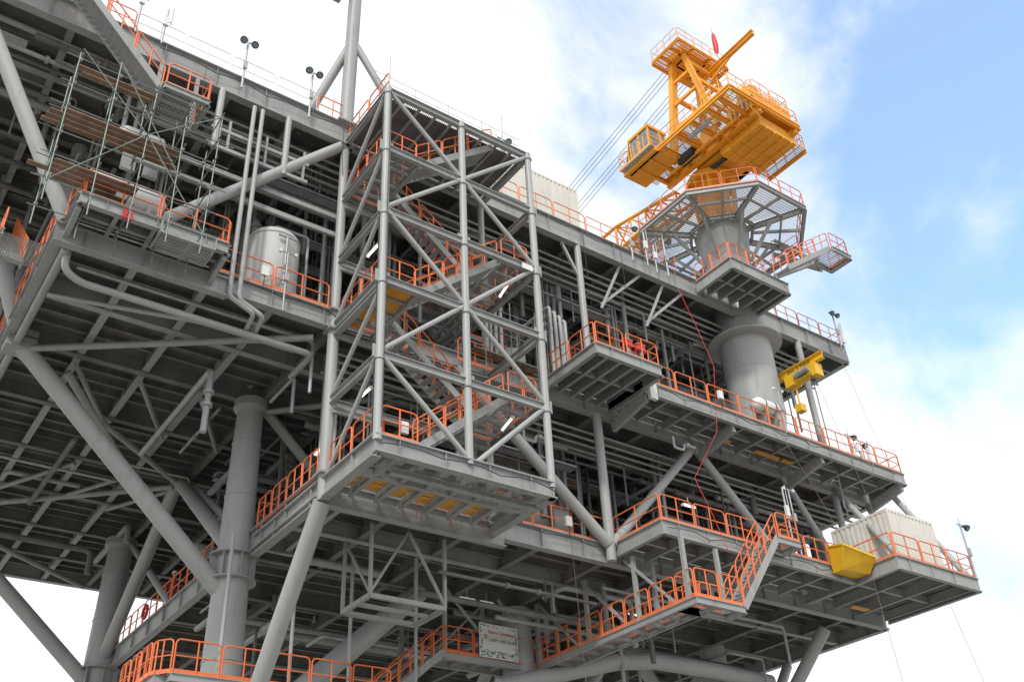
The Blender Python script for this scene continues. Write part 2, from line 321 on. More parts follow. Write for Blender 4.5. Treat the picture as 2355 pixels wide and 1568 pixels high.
# ---- clutter: pipes, cable trays, equipment
def clutter(name,x0,x1,y0,y1,zlo,zhi,npipe,nver,nbox,seed,m2=("steel2","dark","steel","galv"),pw=1.6):
    random.seed(seed);b=MB(name,P)
    for i in range(npipe):
        r=random.choice([.05,.07,.09,.12,.16]);z=zhi-R_(.05,1.6);m=random.choice(m2)
        if random.random()<.6:
            y=y0+(y1-y0)*random.random()**pw;a=R_(x0,x1-2);c=min(x1,a+R_(3,14))
            p=[(a,y,z),(c,y,z)]
            if random.random()<.6:p.append((c,y,z-R_(.6,3)))
            if random.random()<.5:p.insert(0,(a,y+R_(.5,3),z))
        else:
            x=R_(x0,x1);a=R_(y0,y1-2);c=min(y1,a+R_(2,9));p=[(x,a,z),(x,c,z)]
            if random.random()<.6:p.insert(0,(x,a,z-R_(.6,3)))
        b.pipe(p,r,m,7)
        if random.random()<.4:
            for k in range(2,4):q=V3(p[0]).lerp(V3(p[1]),k/5);b.tube([q,q+(V3(p[1])-V3(p[0])).normalized()*.12],r*1.7,m,8)
    for i in range(nver):
        x=R_(x0,x1);y=y0+(y1-y0)*random.random()**pw;r=random.choice([.04,.06,.08,.12]);k=random.choice([1,1,2,3])
        for j in range(k):b.tube([(x+j*r*3.2,y,R_(zlo,zlo+2)),(x+j*r*3.2,y,zhi)],r,random.choice(m2),7)
    for i in range(nver//3):
        y=y0+(y1-y0)*random.random()**1.4;a=R_(x0,x1-3);c=min(x1,a+R_(3,10));z=zhi-R_(.3,2.2)
        b.box(a,c,y,y+.5,z,z+.03,"galv");b.box(a,c,y,y+.02,z,z+.12,"galv");b.box(a,c,y+.48,y+.5,z,z+.12,"galv")
        for k in range(int((c-a)/2)+1):
            xx=a+.2+k*2;
            if xx<c:b.beam((xx,y+.01,z),(xx,y+.01,zhi),.04,.04,"steel");b.beam((xx,y+.49,z),(xx,y+.49,zhi),.04,.04,"steel")
    for i in range(nbox):
        x=R_(x0,x1-2);y=R_(y0+.5,y1-2);w=R_(.6,2.4);d=R_(.6,2);h=R_(.8,3.2)
        k=random.random()
        if k<.45:
            b.box(x,x+w,y,y+d,zlo,zlo+h,random.choice(["steel","white","dark","tank"]));b.beam((x,y-.01,zlo+h*.6),(x+w,y-.01,zlo+h*.6),.03,.05,"galv")
        elif k<.75:
            rr=R_(.4,.9);b.lathe(x,y+rr,[(zlo+.3,rr*.5),(zlo+.5,rr*.95),(zlo+.7,rr),(zlo+h+.5,rr),(zlo+h+.8,rr*.9),(zlo+h+1,rr*.4)],random.choice(["tank","steel2"]),24)
        else:
            rr=R_(.4,.7);zz=zlo+R_(1,3.5);b.tube([(x,y+1,zz),(x+.15,y+1,zz),(x+.2,y+1,zz),(x+w+1.5,y+1,zz),(x+w+1.7,y+1,zz)],[rr*.4,rr*.9,rr,rr,rr*.4],"steel2",20)
            for xx in(x+.5,x+w+1):b.box(xx,xx+.2,y+.6,y+1.4,zlo,zz)
    for i in range(nbox//2):
        x=R_(x0,x1-3);y=R_(y0,y1-3);z=R_(zlo+2.5,zhi-2);w=R_(1.5,4);d=R_(1,2.4)
        for a,c in(((0,0),(w,0)),((w,0),(w,d)),((w,d),(0,d)),((0,d),(0,0))):b.beam((x+a[0],y+a[1],z),(x+c[0],y+c[1],z),.12,.18)
        for a in((0,0),(w,0),(w,d),(0,d)):b.beam((x+a[0],y+a[1],z-2),(x+a[0],y+a[1],zhi),.12,.12)
        b.plate(x,x+w,y,y+d,z+.1,"grating")
        if random.random()<.7:b.rail([(x,y,z+.1),(x+w,y,z+.1)])
    b.finish()
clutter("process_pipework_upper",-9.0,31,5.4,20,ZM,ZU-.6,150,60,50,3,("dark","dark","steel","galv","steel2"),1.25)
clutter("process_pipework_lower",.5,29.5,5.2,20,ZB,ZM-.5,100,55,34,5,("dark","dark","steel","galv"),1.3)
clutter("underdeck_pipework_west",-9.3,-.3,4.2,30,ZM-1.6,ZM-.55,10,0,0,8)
clutter("underdeck_pipework_lower",.5,25,4.6,17,ZB-2.0,ZB-.6,30,6,0,9)
clutter("overhead_pipework_west",-16,-8,4.6,20,ZU-4,ZU-.6,26,4,0,12,("dark","steel"))
pp=MB("edge_pipework",P)
pp.pipe([(-9.3,3.9,22.9),(-9.3,3.9,21.9),(-8.7,4.2,21.8),(-.5,4.2,21.8),(-.5,6,21.8)],.12,"steel2",12)
pp.pipe([(-9.3,6,22.2),(-4.5,4.9,22.2),(-1,4.9,22.2)],.08,"steel2",10)
for dx in(0,.34):
    pp.pipe([(-4.15+dx,3.2,31.6),(-4.15+dx,3.2,22.4),(-3.2+dx,3.2,22.0),(-3.0+dx,4.6,22.0)],.085,"steel2",12)
for x0,z0 in((13,31),(9.4,30.4)):
    for k in range(4):pp.pipe([(x0-2.4+k*.28,3.9,ZM+.2),(x0-2.4+k*.28,3.9,z0-3-k*.15),(x0-2.4+k*.28,8,z0-3-k*.15)],.08,"steel2",8)
for k in range(5):pp.tube([(-8+k*.3,4.6+k*.3,ZU-1.4-k*.12),(32,4.6+k*.3,ZU-1.4-k*.12)],.055+.02*(k%2),"steel",8)
for k in range(4):pp.tube([(.5,4.5+k*.35,ZM-1.1-k*.1),(31,4.5+k*.35,ZM-1.1-k*.1)],.06,"steel",8)
for x in(-5.4,-2.6):pp.tube([(x,3.5,29.0),(x,3.5,32.1)],.13,"steel2",12)
for z_ in(29.1,30.0):pp.beam((-5.6,3.5,z_),(-1.6,3.5,z_),.12,.14)
for x in(-4.9,-3.4,-1.8):pp.beam((x,3.5,29.1),(x,3.5,30.6),.09,.09)
for z_ in(28.3,27.4):pp.beam((-8,3.9,z_),(0,3.9,z_),.12,.2)
random.seed(21)
for (x0,x1,y,z) in((-9,0,3.4,ZM-.15),(7,12.5,3.7,ZB-.2),(-8,0,3.4,ZU-.35),(13.2,30,1.05,ZM-.25),(13,24,.78,ZB-.25),(7,20,3.4,ZU-.3),(0,6.8,-.2,16.45)):
    pts=[];n=int((x1-x0)/.7)
    for i in range(n+1):pts.append((x0+(x1-x0)*i/n,y,z+(0 if i%3 else R_(-.18,-.02))))
    pp.tube(pts,.018,"black",5)
for x in(-6.2,-.25,9.7,15,12.6):pp.tube([(x,3.33,ZU-.2),(x,3.3,ZU-1.6),(x+.1,3.4,ZU-3)],.015,"black",5)
# short control-valve loops and junction boxes along the deck fronts
for x,z0,y in((15.5,ZM-1.6,2.2),(17.3,ZB-1.4,3),(8.8,ZM-2.2,4),(27,ZM-1.8,2.4)):
    pp.pipe([(x,y,z0),(x,y,z0-.5),(x+.6,y,z0-.5),(x+.6,y,z0-.2),(x+1.3,y,z0-.2)],.06,"steel2",8);pp.tube([(x+.7,y,z0-.2),(x+.9,y,z0-.2)],.13,"steel",10)
for x,y,zz in((-3.1,3.3,ZM+.3),(8.1,3.75,ZB+.4),(10.4,3.75,ZB+.3),(17.6,1.1,ZM+.4),(27.2,1.1,ZM+.3),(.9,.2,17.1)):
    pp.box(x,x+.28,y-.1,y+.02,zz,zz+.4,"white");pp.tube([(x+.14,y-.04,zz),(x+.14,y-.04,zz-.5)],.018,"black",5)
pp.finish()
kb=MB("knee_braces",P)
for x in(15.4,18.3):kb.beam((x-.2,3.7,ZU-1.1),(x-1.3,4.2,ZU-3.8),.1,.14);kb.beam((x+1.2,3.7,ZU-1.1),(x-1.3,4.2,ZU-3.6),.1,.14)
kb.beam((11.5,3.7,ZU-1.2),(12.3,3.6,ZU-3),.12,.12)
kb.finish()
for o in(ud,md,ld,mb):o.finish()
hv=MB("horizontal_vessel")
hv.tube([(-9.3,5.2,26.7),(-9.25,5.2,26.7),(-9.1,5.2,26.7),(-8.9,5.2,26.7),(-6.6,5.2,26.7),(-6.3,5.2,26.7)],[.08,.35,.52,.58,.58,.2],"white",24)
for x in(-8.6,-7):hv.box(x,x+.15,4.8,5.6,23.5,26.3)
hv.finish()
hv=MB("horizontal_vessel");hv.tube([(-8.6,4.6,28.9),(-8.55,4.6,28.9),(-8.35,4.6,28.9),(-7,4.6,28.9),(-6.8,4.6,28.9)],[.06,.3,.42,.42,.15],"white",24);hv.beam((-8,4.6,28.5),(-8,4.6,27.4),.15,.5);hv.beam((-7.2,4.6,28.5),(-7.2,4.6,27.4),.15,.5);hv.finish()
# ================================================================= STAIR TOWER
st=MB("stair_tower")
X2=6.8;XM=3.42;Y2=3.6
LV=[16.7,19.8,22.9,26.0,29.1,32.2]
for x,y in((0,0),(X2,0),(X2,Y2),(XM,0)):
    st.tube([(x,y,16.5),(x,y,32.2)],.14 if (x,y)!=(0,0) else .15,"steel2",18)
    for z in LV[1:]:st.tube([(x,y,z-.36),(x,y,z-.33)],.19,"steel",14)
for i,z in enumerate(LV[1:]):
    for a,b in(((0,0),(X2,0)),((X2,0),(X2,Y2)),((0,Y2),(X2,Y2)),((0,0),(0,Y2-.15))):
        st.ib((a[0],a[1],z),(b[0],b[1],z),.30,.19,"steel",.025)
st.ib((0,-.02,22.95),(0,3.4,22.95),.6,.24,"steel",.04)
Tt=lambda a,b,r=.09:st.tube([a,b],r,"steel2",12)
Tt((0,0,LV[3]),(X2,0,LV[5]-.15));Tt((0,0,LV[5]-.1),(X2,0,LV[3]))
Tt((0,0,LV[3]),(X2,0,LV[1]));Tt((0,0,LV[1]),(X2,0,LV[3]))
Tt((0,0,LV[1]-.1),(XM,0,LV[0]));Tt((XM+.3,0,LV[0]),(X2,0,LV[1]-.1))
for i in(0,2,4):Tt((0,.1,LV[i+1]),(0,3.4,LV[i]+.1),.08)
Tt((0,3.45,19.8),(0,.1,22.4),.08);Tt((0,3.45,26),(0,.1,29.0),.08)
for z in LV[1:5]:st.ib((0,3.3,z-.5),(1.6,3.3,z-.5),.2,.12)
# gusset plates at brace nodes
for z in(LV[1],LV[2],LV[3],LV[4]):
    for x in(0,XM,X2):st.box(x-.28,x+.28,-.012,.012,z-.30,z+.2)
zb=LV[0]
st.ib((-.1,0,zb),(X2+.1,0,zb),.62,.3,"steel",.045);st.ribs((-.1,0,zb),(X2+.1,0,zb),.62,.28,1.7)
st.ib((0,0,zb),(0,3.4,zb),.75,.34,"steel",.05);st.ib((0,3.4,zb),(0,9.1,zb),.8,.34,"steel",.05);st.ribs((0,0,zb),(0,9.1,zb),.75,.3,2.9)
st.ib((X2,-.1,zb),(X2,3.9,zb),.62,.3,"steel",.045);st.ib((0,3.75,zb-.05),(X2+.6,3.75,zb-.05),.85,.3,"steel",.045)
st.plate(0,X2,.05,3.5,zb-.01,"grating");st.ib((0,1.9,zb-.06),(X2,1.9,zb-.06),.4,.18)
st.ib((1.0,.9,zb-.5),(X2,.9,zb-.5),.22,.2,"steel",.03)
for i in range(1,7):st.ib((i*.97,.1,zb-.05),(i*.97,3.6,zb-.05),.38,.16,"steel",.03,False)
for i in range(6):
    st.box(.2+i*.97,.85+i*.97,2.1,2.75,zb-.16,zb-.12,"panel");st.box(.2+i*.97,.85+i*.97,2.9,3.3,zb-.16,zb-.12,"panel")
st.ib((0,9.1,zb),(1.5,9.1,zb),.5,.2);st.plate(0,1.2,3.6,9.1,zb-.01,"grating")
st.ib((1.2,3.9,zb),(1.2,9.1,zb),.4,.2)
for i,z in enumerate(LV[:-1]):
    left=(i%2==0)
    if i>0:
        xa,xb=(0.05,1.5) if left else (5.3,X2-.05)
        st.plate(xa,xb,.05,3.5,z+.01,"grating")
        st.ib((xa if not left else xb,.05,z),(xa if not left else xb,3.5,z),.25,.12)
        for yy in(.9,1.8,2.7):st.ib((xa,yy,z),(xb,yy,z),.18,.1,"steel",.02,False)
        if left:st.rail([(xb,.25,z),(.12,.25,z),(.12,3.3,z),(xb,3.3,z)],pan=1.4)
        else:st.rail([(xa,.25,z),(xb-.1,.25,z),(xb-.1,3.3,z),(xa,3.3,z)],pan=1.4)
        if left and i==2:st.box(.1,1.4,.4,1.8,z-.06,z-.03,"panel");st.box(.1,1.0,2.0,3.2,z-.06,z-.03,"panel")
    z2=LV[i+1]
    if left:st.stair((1.5,.95,z),(5.3,.95,z2),1.0,(0,1,0))
    else:st.stair((5.3,2.65,z),(1.5,2.65,z2),1.0,(0,1,0))
zt=LV[-1]
st.plate(0,X2,.05,3.55,zt+.02,"grating");st.plate(.2,X2-.2,.4,3.4,zt-.05,"dark")
for i in range(1,9):st.ib((i*.75,0,zt-.06),(i*.75,3.6,zt-.06),.22,.1,"steel",.02,False)
st.rail([(.1,.1,zt+.05),(.1,3.5,zt+.05)],pan=1.6)
for x in(.15,1.6,3.2,4.9,6.6):st.tube([(x,.6,zt),(x,.6,zt+1.5)],.016,"galv",5)
for h in(.5,1.0,1.4):st.tube([(-.3,.6,zt+h),(6.9,.6,zt+h)],.012,"galv",5)
st.tube([(.1,.1,zt),(.1,.1,zt+2.0)],.02,"galv",5);st.tube([(5.6,.1,zt),(5.6,.1,zt+1.9)],.02,"galv",5)
for k in range(4):st.pipe([(.3,1.2+k*.25,zt+.15),(6.5,1.2+k*.25,zt+.15)],.05,"steel",6)
st.tube([(-.17,.05,16.8),(-.17,.05,32)],.02,"black",5)
st.tube([(.05,-.17,16.9),(.07,-.17,22),(.03,-.17,26),(.05,-.17,32)],.015,"black",5)
st.rail([(5.2,3.3,23),(6.9,3.3,23)],pan=1.2)
st.box(6.0,6.5,-.2,-.17,25.6,25.85,"white")
st.finish()
ts=MB("tower_scaffold")
for x in(6.3,7.6,8.9):
    for y in(2.9,4.2):ts.tube([(x,y,22.6),(x,y,26.4)],.025,"scaf",6)
for zq in(23.6,24.7,25.8):
    for y in(2.9,4.2):ts.tube([(5.9,y,zq),(9.3,y,zq)],.024,"scaf",6)
for k in range(5):ts.box(5.7+R_(-.2,.2),9.2+R_(-.2,.2),2.95+k*.24,3.17+k*.24,23.65,23.69,"wood")
ts.finish()
def tubelight(p,q):
    b=MB("fluorescent_light");p=V3(p);q=V3(q)
    b.beam(p,q,.11,.05,"white",.05);b.beam(p,q,.06,.035,"lamp");d=(q-p).normalized()
    b.beam(p-d*.06,p,.12,.1,"white");b.beam(q,q+d*.06,.12,.1,"white");b.tube([p.lerp(q,.5)+V3((0,0,.05)),p.lerp(q,.5)+V3((0,0,.4))],.02,"galv",6);b.finish()
tubelight((.35,1.0,25.1),(.35,1.8,25.1));tubelight((5.9,.6,25.3),(6.1,1.5,25.3));tubelight((.35,1.2,19.1),(.35,2.0,19.1));tubelight((5.8,.7,19.3),(6.0,1.6,19.3))
tubelight((8.4,8.3,15.5),(9.1,8.3,15.5));tubelight((9.4,8.3,15.5),(10.0,8.3,15.5));tubelight((16.2,7,15.7),(16.8,7,15.7));tubelight((15.3,2,18.6),(15.9,2,18.6));tubelight((.5,4.6,18.6),(.5,5.5,18.6))
# ================================================================= MAST on upper deck
ms=MB("flare_boom_mast")
ms.tube([(0,3.7,33.2),(0.1,3.7,45)],.3,"steel",20);ms.tube([(.1,3.7,38.8),(2.4,2.6,33.3)],.17,"steel",14);ms.tube([(.1,3.7,38.8),(-1.6,5.2,33.2)],.2,"steel",14)
ms.beam((-.9,3.5,41.2),(.05,3.6,42.2),.2,.3);ms.box(-1.2,-.7,3.3,3.8,41.0,41.5);ms.box(-.5,.5,3.3,4.1,33.2,33.3);ms.finish()
# ================================================================= TANK
tk=MB("vertical_storage_tank")
tx,ty=-2.2,4.75
tk.lathe(tx,ty,[(23.5,.9),(23.75,1.0),(26.5,1.0),(26.7,.93),(26.85,.75),(26.93,.4),(26.95,.02)],"tank",48,True,False)
for z in(23.8,26.45):tk.lathe(tx,ty,[(z,1.0),(z,1.03),(z+.06,1.03),(z+.06,1.0)],"tank",48,False,False)
tk.pipe([(tx+.1,ty-1.12,24),(tx+.1,ty-1.12,26.2)],.045,"galv",8);tk.tube([(tx-.25,ty-1.12,26.2),(tx+.5,ty-1.12,26.2)],.05,"galv",8);tk.tube([(tx,ty,26.9),(tx,ty,27.2)],.12,"tank",12)
tk.pipe([(tx,ty,27.2),(tx,ty,27.5),(tx+1.4,ty,27.5),(tx+1.4,ty,24)],.06,"steel2",8);tk.finish()
# ================================================================= LEFT STAIR
ls=MB("access_stair")
ls.stair((-7.9,2.5,29.3),(-12.6,2.5,34.2),.9,(0,1,0))
ls.plate(-7.9,-6.3,1.7,3.5,29.3,"grating")
for a,b in(((-7.9,1.7),(-6.3,1.7)),((-6.3,1.7),(-6.3,3.5)),((-7.9,3.5),(-6.3,3.5)),((-7.9,1.7),(-7.9,3.5))):ls.ib((*a,29.3),(*b,29.3),.26,.14)
ls.rail([(-7.9,1.75,29.3),(-6.3,1.75,29.3),(-6.3,3.4,29.3)],pan=1.5);ls.beam((-6.4,3.4,29.1),(-6.4,3.5,32.2),.15,.15);ls.beam((-7.8,3.4,29.1),(-7.8,3.5,32.2),.15,.15)
ls.rail([(-12.5,1.9,34.2),(-16,1.9,34.2)]);ls.box(-16,-12.5,1.9,3.4,34.0,34.15)
ls.finish()
# ================================================================= SCAFFOLD
sf=MB("scaffolding")
random.seed(4)
xs=[-10.7,-9.4,-8.2,-7.0,-5.9];ys=[1.3,2.6];zs0=22.2
for x in xs:
    for y in ys:
        lean=R_(-.08,.08);sf.tube([(x,y,zs0),(x+lean,y,29.0+R_(-.5,.6)-(.9 if x>-7.5 else 0))],.024,"scaf",6)
for z in(23.0,24.1,25.0,26.2,27.2,28.3):
    for y in ys:sf.tube([(-11.1+R_(-.2,.2),y,z+R_(-.1,.1)),(-5.5+R_(-.3,.2),y,z+R_(-.1,.1))],.022,"scaf",6)
    for x in xs:sf.tube([(x,1.0,z),(x,3.0,z)],.022,"scaf",6)
for z,ka,xa,xb in((26.3,4,-10.9,-7.0),(24.15,4,-10.9,-8.4),(28.35,2,-10.6,-8.4)):
    for k in range(ka):
        y=1.6+k*.25;sf.box(xa+R_(-.4,.4),xb+R_(-.4,.4),y,y+.21,z,z+.045,"wood")
for a,b in(((-10.7,23),(-8.2,26.2)),((-8.2,26.2),(-5.9,28.3)),((-5.9,23),(-8.2,26.2)),((-10.7,28.8),(-8.2,26.2)),((-9.4,28.8),(-7,25))):sf.tube([(a[0],1.27,a[1]),(b[0],1.27,b[1])],.022,"scaf",6)
for x in xs:
    for z in(23.0,25.0,26.2,27.2,28.3):
        for y in ys:sf.box(x-.045,x+.045,y-.045,y+.045,z-.045,z+.045,"galv")
sf.finish()
# ================================================================= CRANE
C=empty("pedestal_crane")
cx,cy=24.55,4.4
pd=MB("pedestal",C)
pd.lathe(cx,cy,[(ZM,1.05),(24.6,1.1),(26.6,1.36),(30.6,1.36),(31.2,1.36)],"steel2",56)
zr=38.75
pd.lathe(cx,cy,[(30.9,1.36),(30.92,2.0),(31.0,2.0),(31.3,1.45),(31.9,1.3),(34,1.3),(36.4,1.3),(37.6,1.42),(zr-.1,1.6)],"steel2",56)
for z in(26.6,29,35.2):
    r0=1.355 if z<30 else 1.295
    pd.lathe(cx,cy,[(z,r0),(z+.01,r0+.017),(z+.04,r0+.017),(z+.05,r0)],"steel2",56,False,False)
RR=5.05;pts=[]
for k in range(8):
    a=math.radians(22.5+45*k);pts.append((cx+.3+RR*math.cos(a),cy+.3+RR*math.sin(a)))
inn=[(cx+1.9*math.cos(math.radians(22.5+45*k)),cy+1.9*math.sin(math.radians(22.5+45*k))) for k in range(8)]
for k in range(8):
    a=pts[k];b=pts[(k+1)%8];c=inn[(k+1)%8];d=inn[k]
    pd.ib((*a,zr),(*b,zr),.3,.16,"steel",.03);pd.ib((*d,zr),(*c,zr),.25,.14)
    pd.ib((*a,zr-.03),(cx,cy,zr-.03),.36,.16,"steel",.03)
    for t in(.45,):
        p=[a[i]+(d[i]-a[i])*t for i in(0,1)];q=[b[i]+(c[i]-b[i])*t for i in(0,1)];pd.ib((*p,zr-.02),(*q,zr-.02),.22,.12,"steel",.02,False)
    pd.beam((a[0]*.6+cx*.4,a[1]*.6+cy*.4,zr-.2),(cx+(a[0]-cx)*.27,cy+(a[1]-cy)*.27,zr-2.5),.14,.18)
    m=[(a[i]+b[i])/2 for i in(0,1)];n_=[(c[i]+d[i])/2 for i in(0,1)];pd.ib((*m,zr-.02),(*n_,zr-.02),.24,.1,"steel",.02,False)
    pd.quad((*a,zr+.01),(*b,zr+.01),(*c,zr+.01),(*d,zr+.01),"grating2" if k in(7,0,1,6) else "grating")
    pd.rail([(*a,zr),(*b,zr)],pan=2.0,r=.026)
pd.stair((23.6,.4,33.0),(28.0,.4,36.2),.9,(0,1,0));pd.plate(28,29.6,-.2,1.2,36.2,"grating")
for a,b in(((28,-.2),(29.6,-.2)),((29.6,-.2),(29.6,1.2)),((28,1.2),(29.6,1.2))):pd.ib((*a,36.2),(*b,36.2),.3,.14)
pd.rail([(28,-.15,36.2),(29.55,-.15,36.2),(29.55,1.15,36.2)],pan=1.5);pd.beam((29.2,1,36.0),(27.5,3.0,zr-.1),.14,.14);pd.beam((28.2,.9,36.0),(25.6,3.6,35.0),.16,.2)
pd.stair((29,1.6,36.3),(29,4.0,zr),.8,(1,0,0))
pd.finish()
Y="yellow"
cb=MB("slewing_base",C)
cb.lathe(cx,cy,[(zr-.1,1.25),(zr+.2,1.25),(zr+.2,.95),(42.4,.95),(42.4,1.5),(42.75,1.5),(42.75,1.3),(43.1,1.3)],Y,40)
for k in range(10):
    a=2*math.pi*k/10;cb.beam((cx+1.02*math.cos(a),cy+1.02*math.sin(a),zr+.3),(cx+1.35*math.cos(a),cy+1.35*math.sin(a),42.4),.08,.3,Y)
cb.finish()
cdk=MB("machinery_deck",C)
z=43.1;XE=26.3;YE=-1.3
for x in(22.9,25.9):cdk.ib((x,YE,z+.6),(x,6.3 if x<24 else 4.4,z+.6),.7,.35,Y,.05)
for y in(YE,-.4,.6,1.8,3.0,4.2):cdk.ib((20.5,y,z+.55),(XE,y,z+.55),.32,.18,Y,.04)
for y in(5.3,6.3):cdk.ib((20.5,y,z+.55),(23.2,y,z+.55),.32,.18,Y,.04)
cdk.ib((20.5,YE,z+.58),(20.5,7.0,z+.58),.28,.14,Y,.03);cdk.ib((XE,YE,z+.58),(XE,4.2,z+.58),.28,.14,Y,.03)
cdk.plate(20.5,22.7,YE,7,z+.6,"grating");cdk.plate(22.7,26.0,2.6,4.4,z+.61,"yellow");cdk.plate(25.9,XE,YE,4.2,z+.6,"grating")
cdk.box(23.1,26.2,-.9,2.1,z-.65,z+.1,Y)
for x in(23.6,24.3,25.0,25.7):cdk.beam((x,-.9,z-.7),(x,2.1,z-.7),.08,.1,Y)
for y in(-.6,.1,.8,1.6):cdk.beam((23.1,y,z-.69),(26.2,y,z-.69),.08,.08,Y)
for y in(-.8,0,.8,2.0):cdk.beam((23.07,y,z-.65),(23.07,y,z+.1),.06,.06,Y)
cdk.box(23.3,25.7,2.1,4.2,z-.2,z+.5,Y);cdk.tube([(23.6,2.2,z-.5),(23.6,3.4,z-.4)],.14,"black",10);cdk.tube([(22.2,-.1,z-.05),(22.2,5.4,z)],.1,Y,10)
cdk.box(21.9,22.4,3.2,4.4,z-.1,z+.4,"black");cdk.tube([(21.2,1,z+.2),(21.2,2.6,z+.2)],.16,"galv",12);cdk.box(25.6,26.1,2.6,3.4,z-.1,z+.5,"black")
for y in(0,1,2,3,4,5):cdk.beam((21.4,y-.5,z+.45),(21.4,y+.3,z+.45),.07,.07,Y);cdk.beam((20.6,y,z+.3),(22.8,y+.9,z+.3),.05,.06,Y)
cdk.box(22.9,26.0,-1.1,1.0,z+.62,z+1.7,Y);cdk.box(23.1,24.4,-1.0,.5,z+1.7,z+2.1,Y)
cdk.lathe(23.5,-.3,[(z+2.0,.65),(z+2.5,.65),(z+2.7,.55),(z+2.8,.2)],Y,24);cdk.tube([(24.9,-.9,z+2.05),(24.9,.6,z+2.05)],.38,Y,18);cdk.tube([(25.6,-.6,z+1.7),(25.6,-.6,z+2.9)],.1,"galv",10)
for k in range(6):cdk.box(22.86,22.9,-1.0+k*.3,-.85+k*.3,z+.8,z+1.5,"black")
cdk.tube([(23.2,2.6,z+1.2),(25.6,2.6,z+1.2)],.5,"galv",20);cdk.box(22.9,23.1,2.0,3.2,z+.6,z+1.8,Y);cdk.box(25.6,25.8,2.0,3.2,z+.6,z+1.8,Y)
kw=dict(m=Y,pan=1.3,r=.026)
cdk.rail([(20.5,7,z+.6),(20.5,YE,z+.6),(XE,YE,z+.6),(XE,4.2,z+.6),(24.6,4.3,z+.6)],**kw)
cdk.rail([(22.9,-1.1,z+1.7),(26.0,-1.1,z+1.7),(26.0,.9,z+1.7)],**kw);cdk.rail([(22.9,.9,z+1.7),(22.9,-1.1,z+1.7)],**kw)
for y in(YE,-.3,1):cdk.beam((20.5,y,z+.5),(23.1,y+.2,z-.4),.06,.08,Y)
cdk.plate(XE,XE+.7,-.9,2.0,z-.6,"grating");cdk.rail([(XE,-.9,z-.6),(XE+.7,-.9,z-.6),(XE+.7,2.0,z-.6),(XE,2.0,z-.6)],**kw);cdk.ib((XE+.7,-.9,z-.6),(XE+.7,2.0,z-.6),.2,.1,Y)
cdk.finish()
cab=MB("operator_cab",C)
x0,x1,y0,y1,z0=20.4,21.9,5.0,6.7,z+.65
cab.box(x0,x1,y0,y1,z0,z0+.75,Y)
for x in(x0,x1-.1):
    for y in(y0,y1-.1):cab.box(x,x+.1,y,y+.1,z0+.75,z0+2.1,Y)
cab.box(x0-.05,x1+.05,y0-.05,y1+.05,z0+2.1,z0+2.3,Y)
cab.box(x0+.03,x1-.03,y0+.03,y1-.03,z0+.75,z0+2.1,"glass")
cab.box(x0-.01,x0+.08,(y0+y1)/2-.05,(y0+y1)/2+.05,z0+.75,z0+2.1,Y);cab.box(x0-.012,x1+.01,y0-.01,y0+.06,z0+1.35,z0+1.42,Y)
cab.quad((x0,y1,z0),(x1,y1,z0),(x1,y1+.4,z0+.9),(x0,y1+.4,z0+.9),"glass");cab.quad((x0,y1+.4,z0+.9),(x1,y1+.4,z0+.9),(x1,y1,z0+2.1),(x0,y1,z0+2.1),"glass")
cab.box(19.9,20.4,4.5,7.2,z0-.1,z0-.06,"galv");cab.rail([(19.9,4.6,z0-.06),(19.9,7.3,z0-.06),(21.9,7.3,z0-.06)],m=Y,pan=1.0,r=.026);cab.box(20.2,22,4.5,7.3,z0-.35,z0-.1,Y);cab.finish()
af=MB("gantry_a_frame",C)
zt=51.3
for x,xt in((22.2,22.3),(25.3,24.6)):
    af.beam((x,4.9,z+.6),(xt,3.7,zt),.36,.42,Y);af.beam((x,1.2,z+.6),(xt,2.7,zt),.3,.34,Y)
    for t in(.3,.55,.78):
        a=V3((x,4.9,z+.6)).lerp(V3((xt,3.7,zt)),t);b=V3((x,1.2,z+.6)).lerp(V3((xt,2.7,zt)),t);af.beam(a,b,.16,.2,Y)
for t in(.35,.65,.9):
    for yy,yt in((4.9,3.7),(1.2,2.7)):
        a=V3((22.2,yy,z+.6)).lerp(V3((22.3,yt,zt)),t);b=V3((25.3,yy,z+.6)).lerp(V3((24.6,yt,zt)),t);af.beam(a,b,.2,.26,Y)
a=V3((22.2,4.8,z+.6)).lerp(V3((22.3,3.6,zt)),.35);b=V3((25.3,4.8,z+.6)).lerp(V3((24.6,3.6,zt)),.65);af.beam(a,b,.14,.16,Y)
af.box(22.0,24.9,2.5,3.9,zt-.1,zt+.5,Y)
af.plate(21.2,25.6,2.0,4.4,zt+.1,"ygrate")
for y in(2.0,2.8,3.6,4.4):af.ib((21.2,y,zt+.1),(25.6,y,zt+.1),.2,.12,Y)
for x in(21.2,22.5,24,25.6):af.ib((x,2,zt+.1),(x,4.4,zt+.1),.2,.12,Y)
af.rail([(21.2,2,zt+.1),(21.2,4.4,zt+.1),(25.6,4.4,zt+.1),(25.6,2,zt+.1),(21.2,2,zt+.1)],m=Y,pan=1.4,r=.022)
for x in(22.6,23.1,23.6,24.1):af.tube([(x,3.9,zt+.35),(x+.12,3.9,zt+.35)],.45,Y,20)
af.ib((24.2,3.6,50.7),(24.2,-1.3,50.8),.38,.26,Y,.06);af.beam((24.2,2.4,49.8),(24.2,.8,50.3),.12,.14,Y)
for k in range(20):
    pa=V3((22.0,1.2,z+.6)).lerp(V3((22.0,2.7,zt)),k/20);af.beam(pa+V3((-.25,-.2,0)),pa+V3((.15,-.2,0)),.03,.03,Y)
af.finish()
bm=MB("lattice_boom",C)
